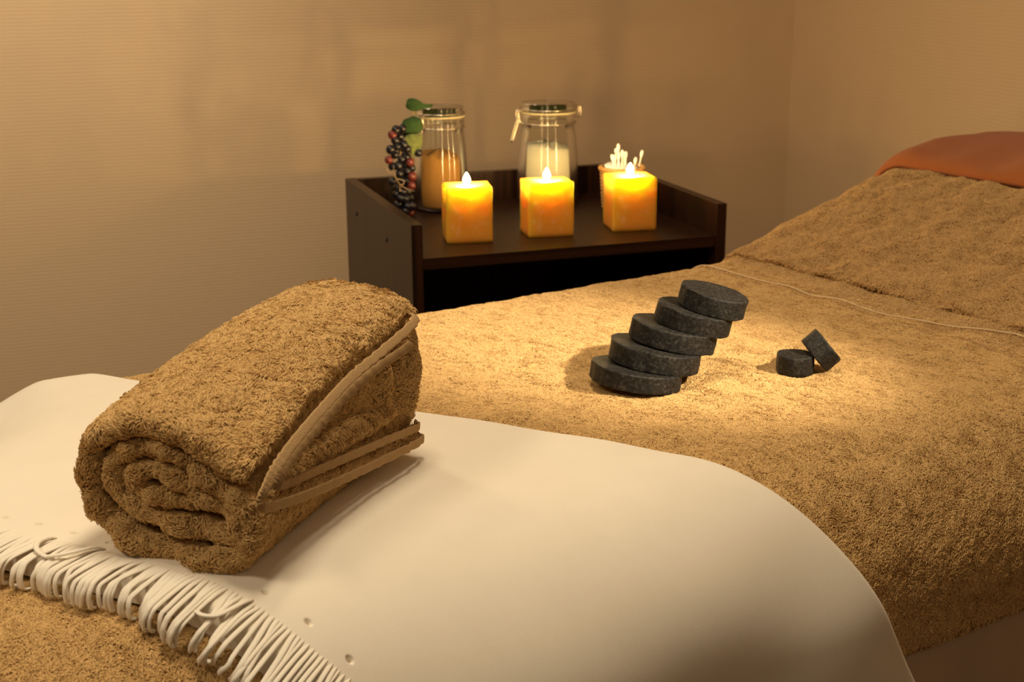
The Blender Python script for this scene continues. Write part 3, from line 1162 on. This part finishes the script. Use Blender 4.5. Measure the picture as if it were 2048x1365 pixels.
def jar(cx, cy, k, kz, label, fill, fill_z, mound, wires_deg):
    e = empty('storage_jar', (cx, cy, SZ), label, 'jar', 'clip top glass jars')
    z = lambda q: q * kz
    outer = [(0, 0.0005), (.040, .0005), (.0465, .004), (.0485, .012), (.0485, .045), (.0470, .085), (.0440, .125), (.0415, .143), (.0405, .150), (.0425, .153), (.0425, .172), (.0405, .174)]
    V, F = lathe([(r * k, z(q)) for r, q in outer + [(.0392, .1735), (.0392, .168)]], 64, cx, cy, SZ)
    mk('glass_body', V, [f[::-1] for f in F], M['glass'], e)
    # rubber ring and domed lid
    V, F = lathe([(.0385 * k, z(.1743)), (.0435 * k, z(.1743)), (.0440 * k, z(.1757)), (.0435 * k, z(.1772)), (.0385 * k, z(.1772))], 56, cx, cy, SZ, close=True)
    seal = (V, [f[::-1] for f in F])
    V, F = lathe([(0, z(.1775)), (.036 * k, z(.1776)), (.0425 * k, z(.1776)), (.0428 * k, z(.181)), (.041 * k, z(.1835)), (.0405 * k, z(.188)), (.042 * k, z(.1905)), (.0415 * k, z(.193)), (.030 * k, z(.1932)), (0, z(.1930))], 56, cx, cy, SZ)
    ld = mk('lid', V, [f[::-1] for f in F], M['lid_glass'], e)
    ld['label'] = 'greenish glass lid'
    mk('rubber_seal', *seal, M['rubber'], ld)
    # wire bail
    r0 = .0437 * k
    ring = lambda r, q, n=72: [(cx + r * math.cos(a), cy + r * math.sin(a), SZ + z(q)) for a in np.linspace(0, 2 * PI, n)]
    parts = [tube(ring(r0, .1555), .0011, 8), tube(ring(r0 + .0006, .1818), .0011, 8)]
    cw, sw = math.cos(math.radians(wires_deg)), math.sin(math.radians(wires_deg))
    D = np.array([cw, sw, 0]); S = np.array([-sw, cw, 0])
    base = np.array([cx, cy, SZ])
    f = lambda x, s, q: base + D * x + S * s + np.array([0, 0, z(q)])
    # lever side
    for s in (-.006, .006):
        parts.append(tube(catmull([f(r0, s, .1818), f(r0 + .008, s, .180), f(r0 + .010, s, .172), f(r0 + .006, s, .160), f(r0 + .001, s, .1555)], 18), .0011, 7))
        parts.append(tube(catmull([f(r0 + .007, s, .163), f(r0 + .011, s * .9, .155), f(r0 + .016, s * .8, .140), f(r0 + .021, s * .7, .124)], 16), .0012, 7))
    parts.append(tube(catmull([f(r0 + .021, -.0042, .124), f(r0 + .0225, 0, .1215), f(r0 + .021, .0042, .124)], 10), .0013, 7))
    parts.append(tube(catmull([f(r0 + .010, 0.002, .171), f(r0 + .013, .004, .165), f(r0 + .010, .005, .159), f(r0 + .006, .002, .163), f(r0 + .010, 0.002, .171)], 18), .0011, 7))
    # hinge side
    for s in (-.005, .005):
        parts.append(tube(catmull([f(-r0, s, .1818), f(-r0 - .010, s, .184), f(-r0 - .013, s, .176), f(-r0 - .012, s, .163), f(-r0 - .004, s, .1635), f(-r0, s, .1555)], 22), .0011, 7))
    parts.append(tube([f(-r0 - .012, -.005, .163), f(-r0 - .012, .005, .163)], .0011, 7))
    V, F = merge(*parts)
    mk('wire_bail', V, F, M['wire'], e)
    # contents
    prof = [(0, .0058), (.0430, .0066), (.0467, .0135), (.0467, .045), (.0452, .085)]
    top = fill_z
    rt = np.interp(top, [.045, .085, .124], [.0467, .0452, .0422])
    if top < .085: prof = prof[:4]
    prof += [(rt, top), (rt * .7, top + mound * .45), (rt * .35, top + mound * .9), (0, top + mound)]
    V, F = lathe([(r * k, z(q)) for r, q in prof], 48, cx, cy, SZ)
    V = np.array(V); nz = Noise(.008, .04, 12, 3, int(k * 1000))
    up = V[:, 2] > SZ + z(top) - 1e-4
    rr = np.hypot(V[:, 0] - cx, V[:, 1] - cy)
    V[:, 2] += np.where(up, .0016 * nz(V) + (V[:, 0] - cx) * -.10, 0)
    mk('contents', V, [f[::-1] for f in F], fill, e)
    return e


j1 = jar(.708, 2.487, 1.06, .985, 'clip top glass jar of brown powder with artificial grapes hung on it', M['powder'], .098, .014, 215)
P = [(.708 - .030, 2.470, SZ + .104), (.708 - .018, 2.462, SZ + .114), (.708 - .002, 2.460, SZ + .117), (.708 + .008, 2.462, SZ + .108)]
V, F = tube(catmull(P, 16), .0011, 6)
mk('scoop_handle', V, F, M['scoop'], [c for c in j1.children if c.name.startswith('contents')][0])
jar(.917, 2.478, 1.21, .985, 'clip top glass jar of white bath salts behind the middle candle', M['salt'], .108, .010, 184)

# ------------------------------------------------------------------ grape bunch
# offsets of each grape from the middle of the bunch (x right, y into the room, z up); 1 marks a red one
GC = [(-0.0097, -0.0157, 0.0655, 0), (-0.0164, -0.0160, 0.0569, 1), (0.0001, -0.0034, 0.0521, 0), (-0.0122, -0.0183, 0.0473, 0), (0.0025, -0.0152, 0.0672, 0), (0.0092, 0.0051, 0.0555, 0), (-0.0208, -0.0172, 0.0310, 0), (-0.0085, -0.0156, 0.0362, 0), (0.0067, 0.0057, 0.0227, 0), (-0.0100, -0.0028, 0.0190, 0), (-0.0252, -0.0194, 0.0131, 1), (0.0017, -0.0057, 0.0106, 0), (0.0121, -0.0018, 0.0136, 0), (-0.0170, -0.0118, 0.0001, 0), (-0.0070, -0.0154, 0.0009, 0), (0.0101, 0.0015, -0.0000, 0), (0.0161, -0.0116, 0.0057, 1), (0.0199, -0.0057, -0.0061, 0), (0.0031, 0.0022, -0.0122, 0), (0.0116, -0.0047, -0.0108, 0), (0.0108, 0.0065, -0.0229, 0), (-0.0044, -0.0137, -0.0135, 0), (0.0181, -0.0146, -0.0196, 1), (-0.0165, -0.0064, -0.0279, 0), (0.0013, -0.0098, -0.0276, 0), (0.0122, -0.0036, -0.0309, 0), (0.0146, -0.0229, -0.0346, 1), (-0.0063, 0.0019, -0.0423, 0), (0.0144, 0.0036, -0.0505, 0), (-0.0007, -0.0157, -0.0464, 0), (-0.0088, -0.0069, -0.0516, 0), (0.0050, -0.0118, -0.0608, 0), (-0.0048, -0.0168, -0.0576, 0), (0.0177, 0.0043, -0.0609, 0), (-0.0079, -0.0078, -0.0706, 0), (0.0072, -0.0152, -0.0728, 0), (0.0023, -0.0015, -0.0707, 0), (0.0160, -0.0137, -0.0737, 0), (0.0153, -0.0056, -0.0876, 1), (0.0040, -0.0134, -0.0813, 0), (0.0026, -0.0181, 0.0392, 0), (0.0103, -0.0138, 0.0301, 0), (0.0314, -0.0100, 0.0219, 0)]
gbase = np.array((0.6162, 2.4300, 0.7929))
bunch = empty('grape_bunch', tuple(gbase), 'bunch of artificial dark grapes with green leaves hanging beside the jar of brown powder', 'grapes')
gm = {}
for i, (gx, gy, gz, red) in enumerate(GC):
    c = gbase + np.array([gx, gy, gz])
    if red not in gm:
        V, F = lathe([(.0072 * math.sin(a), -.0076 * math.cos(a)) for a in np.linspace(0, PI, 13)], 18)
        me = bpy.data.meshes.new('grape'); me.from_pydata([tuple(x) for x in V], [], [f[::-1] for f in F])
        me.polygons.foreach_set('use_smooth', [True] * len(me.polygons)); me.update()
        me.materials.append(M['grape_red'] if red else M['grape'])
        gm[red] = me
    o = bpy.data.objects.new('grape', gm[red])
    C.objects.link(o); o.parent = bunch
    o.location = Vector((c - gbase).tolist())
    o.rotation_euler = (rng.uniform(-1, 1), rng.uniform(-1, 1), 0)
    s = rng.uniform(1.0, 1.16); o.scale = (s, s, s)
    if red: o['label'] = 'dull red grape'


def leaf(outline, y0, curl, mt, seed):
    """lobed leaf from an outline of (x, z) offsets from the middle of the bunch, given real thickness and curl"""
    O = np.array([(gbase[0] + ox, y0, gbase[2] + oz) for ox, oz in outline])
    O = catmull(O, 40, True)
    cen = O.mean(0)
    rings = [1.0, .75, .5, .25]
    V = []
    nz = Noise(.01, .03, 8, 3, seed)
    for r in rings: V += list(cen + (O - cen) * r)
    V.append(cen)
    V = np.array(V)
    rad = np.linalg.norm(V - cen, axis=1) / np.linalg.norm(O - cen, axis=1).max()
    V[:, 1] += curl * rad ** 2 + .0012 * nz(V)
    n = 40; F = []
    for k in range(3):
        for j in range(n): F.append((k * n + j, k * n + (j + 1) % n, (k + 1) * n + (j + 1) % n, (k + 1) * n + j))
    for j in range(n): F.append((3 * n + j, 3 * n + (j + 1) % n, 4 * n))
    V2 = V + np.array([0, .0008, 0]); N_ = len(V)
    F2 = [tuple(i + N_ for i in f[::-1]) for f in F]
    F3 = [((j + 1) % n, j, j + N_, (j + 1) % n + N_) for j in range(n)]
    return mk('leaf', np.vstack([V, V2]), F + F2 + F3, mt, bunch)


leaf([(0.0160, 0.1086), (0.0178, 0.1142), (0.0238, 0.1175), (0.0330, 0.1160), (0.0413, 0.1113), (0.0488, 0.1068), (0.0666, 0.1044), (0.0648, 0.0993), (0.0512, 0.0983), (0.0427, 0.0970), (0.0325, 0.0942), (0.0224, 0.0959), (0.0158, 0.1014)], 2.430, .012, M['leaf'], 1)
leaf([(0.0052, 0.0724), (0.0087, 0.0803), (0.0180, 0.0840), (0.0257, 0.0861), (0.0357, 0.0832), (0.0423, 0.0756), (0.0451, 0.0673), (0.0419, 0.0593), (0.0333, 0.0557), (0.0265, 0.0535), (0.0172, 0.0524), (0.0098, 0.0576), (0.0041, 0.0627)], 2.418, .012, M['leaf'], 2)
o = leaf([(0.0080, 0.0487), (0.0089, 0.0535), (0.0183, 0.0563), (0.0300, 0.0557), (0.0384, 0.0537), (0.0378, 0.0407), (0.0345, 0.0294), (0.0275, 0.0216), (0.0213, 0.0112), (0.0173, 0.0205), (0.0100, 0.0290), (0.0086, 0.0389)], 2.412, .010, M['leaf_pale'], 3)
o['label'] = 'pale yellow green leaf'
vp = lambda L: [gbase + np.array(p) for p in L]
parts = [tube(catmull(vp([(0.0420, 0.0220, 0.1015), (0.0310, 0.0070, 0.0967), (0.0241, 0.0020, 0.0748), (0.0062, 0.0000, 0.0563), (0.0005, -0.0020, -0.0056), (0.0073, -0.0020, -0.0693)]), 40), .0015, 7)]
V, F = merge(*parts)
stm = mk('stem', V, F, M['vine'], bunch)
parts = [tube(catmull(vp([(-0.0296, -0.0220, 0.0007), (-0.0301, -0.0220, -0.0058), (-0.0265, -0.0220, -0.0093), (-0.0207, -0.0220, -0.0088), (-0.0171, -0.0220, -0.0016)]), 20), .0007, 6),
         tube(catmull(vp([(-0.0180, -0.0250, -0.0077), (-0.0142, -0.0250, -0.0210), (-0.0079, -0.0250, -0.0329), (-0.0081, -0.0250, -0.0428), (-0.0030, -0.0250, -0.0415)]), 20), .0008, 6),
         tube(catmull(vp([(-0.0134, -0.0250, -0.0211), (-0.0025, -0.0250, -0.0234), (-0.0002, -0.0250, -0.0301), (-0.0045, -0.0250, -0.0323), (0.0021, -0.0250, -0.0385), (0.0189, -0.0250, -0.0445)]), 26), .0008, 6),
         tube(catmull(vp([(-0.0132, -0.0270, -0.0241), (-0.0034, -0.0270, -0.0345), (0.0066, -0.0270, -0.0401), (0.0133, -0.0270, -0.0421)]), 20), .0008, 6)]
V, F = merge(*parts)
mk('tendril', V, F, M['vine'], stm)['label'] = 'curly brown tendril'

# ------------------------------------------------------------------ cotton swab basket
BX, BY = 1.020, 2.362
bk = empty('swab_basket', (BX, BY, SZ), 'small round wicker basket of cotton swabs behind the right candle', 'basket')
V, F = lathe([(0, .0005), (.029, .0005), (.033, .004), (.0380, .072), (.0355, .072), (.031, .006), (0, .005)], 48, BX, BY, SZ)
bbody = mk('basket_body', V, [f[::-1] for f in F], M['wicker'], bk)
parts = []
for k in range(11):
    zz = .006 + k * .0066
    rr = .0342 + .0043 * k / 10
    parts.append(tube([(BX + (rr + .0009 * math.sin(18 * a + PI * k)) * math.cos(a), BY + (rr + .0009 * math.sin(18 * a + PI * k)) * math.sin(a), SZ + zz) for a in np.linspace(0, 2 * PI, 109)], .0024, 6, False))
V, F = merge(*parts)
mk('woven_strands', V, F, M['wicker'], bbody)
parts = []
for ph in (0, PI):
    parts.append(tube([(BX + (.0400 + .0016 * math.cos(14 * a + ph)) * math.cos(a), BY + (.0400 + .0016 * math.cos(14 * a + ph)) * math.sin(a), SZ + .0775 + .0018 * math.sin(14 * a + ph)) for a in np.linspace(0, 2 * PI, 150)], .0026, 7, False))
V, F = merge(*parts)
mk('braided_rim', V, F, M['wicker'], bbody)


def pad(cx, cy, cz, r, h, rx, ry, label):
    V, F = lathe([(0, 0), (r * .8, 0), (r * .97, h * .2), (r, h * .5), (r * .97, h * .8), (r * .8, h), (0, h)], 36)
    V = np.array(V); V += .0004 * np.stack([Noise(.004, .012, 8, 3, 3)(V), Noise(.004, .012, 8, 3, 4)(V), Noise(.004, .012, 8, 3, 5)(V)], 1)
    return tag(local_obj('cotton_pad', V, [f[::-1] for f in F], M['cotton'], (cx, cy, cz), (rx, ry, 0)), label, 'cotton pad', 'cotton pads in the small basket')


for k in range(8):
    pad(BX - .001 + .001 * (k % 3), BY, SZ + .0055 + k * .0078, .0285, .0076, 0, 0, 'white round cotton pad stacked under the cotton swabs in the wicker basket') 
pad(BX - .002, BY - .003, SZ + .0730, .0325, .009, math.radians(9), math.radians(5), 'topmost white cotton pad lying above the basket rim')

SW = [((-0.0117, -0.0080, 0.1233), (-0.0100, -0.0080, 0.0940)), ((-0.0229, -0.0050, 0.1039), (-0.0198, -0.0050, 0.0882)), ((-0.0158, -0.0020, 0.1031), (-0.0145, -0.0020, 0.0874)), ((-0.0098, -0.0080, 0.1066), (-0.0111, -0.0080, 0.0881)), ((-0.0022, -0.0050, 0.1113), (-0.0021, -0.0050, 0.0872)), ((0.0064, -0.0020, 0.1079), (0.0060, -0.0020, 0.0863)), ((0.0042, 0.0040, 0.1072), (0.0062, 0.0040, 0.0854)), ((0.0255, -0.0050, 0.0961), (0.0234, -0.0050, 0.0843)), ((0.0396, -0.0020, 0.1080), (0.0344, -0.0020, 0.0833)), ((-0.0112, 0.0040, 0.1132), (-0.0068, 0.0040, 0.0906))]      # tip and a lower point, from the basket's base
swab_lab = ['white cotton swab standing tallest in the basket', 'leftmost short white cotton swab leaning out of the basket', 'short white cotton swab second from the left in the basket', 'white cotton swab just right of the tallest one in the basket', 'white cotton swab at the middle of the basket, second tallest there', 'white cotton swab right of the middle group, nearest the flame', 'white cotton swab crowded between the two middle swabs of the basket', 'short white cotton swab right of the flame in the basket', 'white cotton swab apart at the far right of the basket', 'white cotton swab leaning behind the tallest one in the basket']
for i, (tp_, lo_) in enumerate(SW):
    tip = np.array([BX, BY, SZ]) + tp_
    low = np.array([BX, BY, SZ]) + lo_
    d = (low - tip) / np.linalg.norm(low - tip)
    foot = tip + d * ((tip[2] - (SZ + .079)) / max(-d[2], .2))
    e = empty('cotton_swab', tuple(foot), swab_lab[i], 'cotton swab', 'cotton swabs in the small basket')
    V, F = tube([foot, tip - (tip - foot) * .05], .0012, 8)
    mk('stick', V, F, M['cotton'], e)
    ax_ = (tip - foot) / np.linalg.norm(tip - foot)
    pp = [tip + ax_ * s for s in (.0005, -.0006, -.003, -.007, -.0105, -.0125)]
    V, F = tube(pp, [.0009, .0021, .0030, .0031, .0022, .0012], 12)
    mk('cotton_tip', V, F, M['cotton'], e)
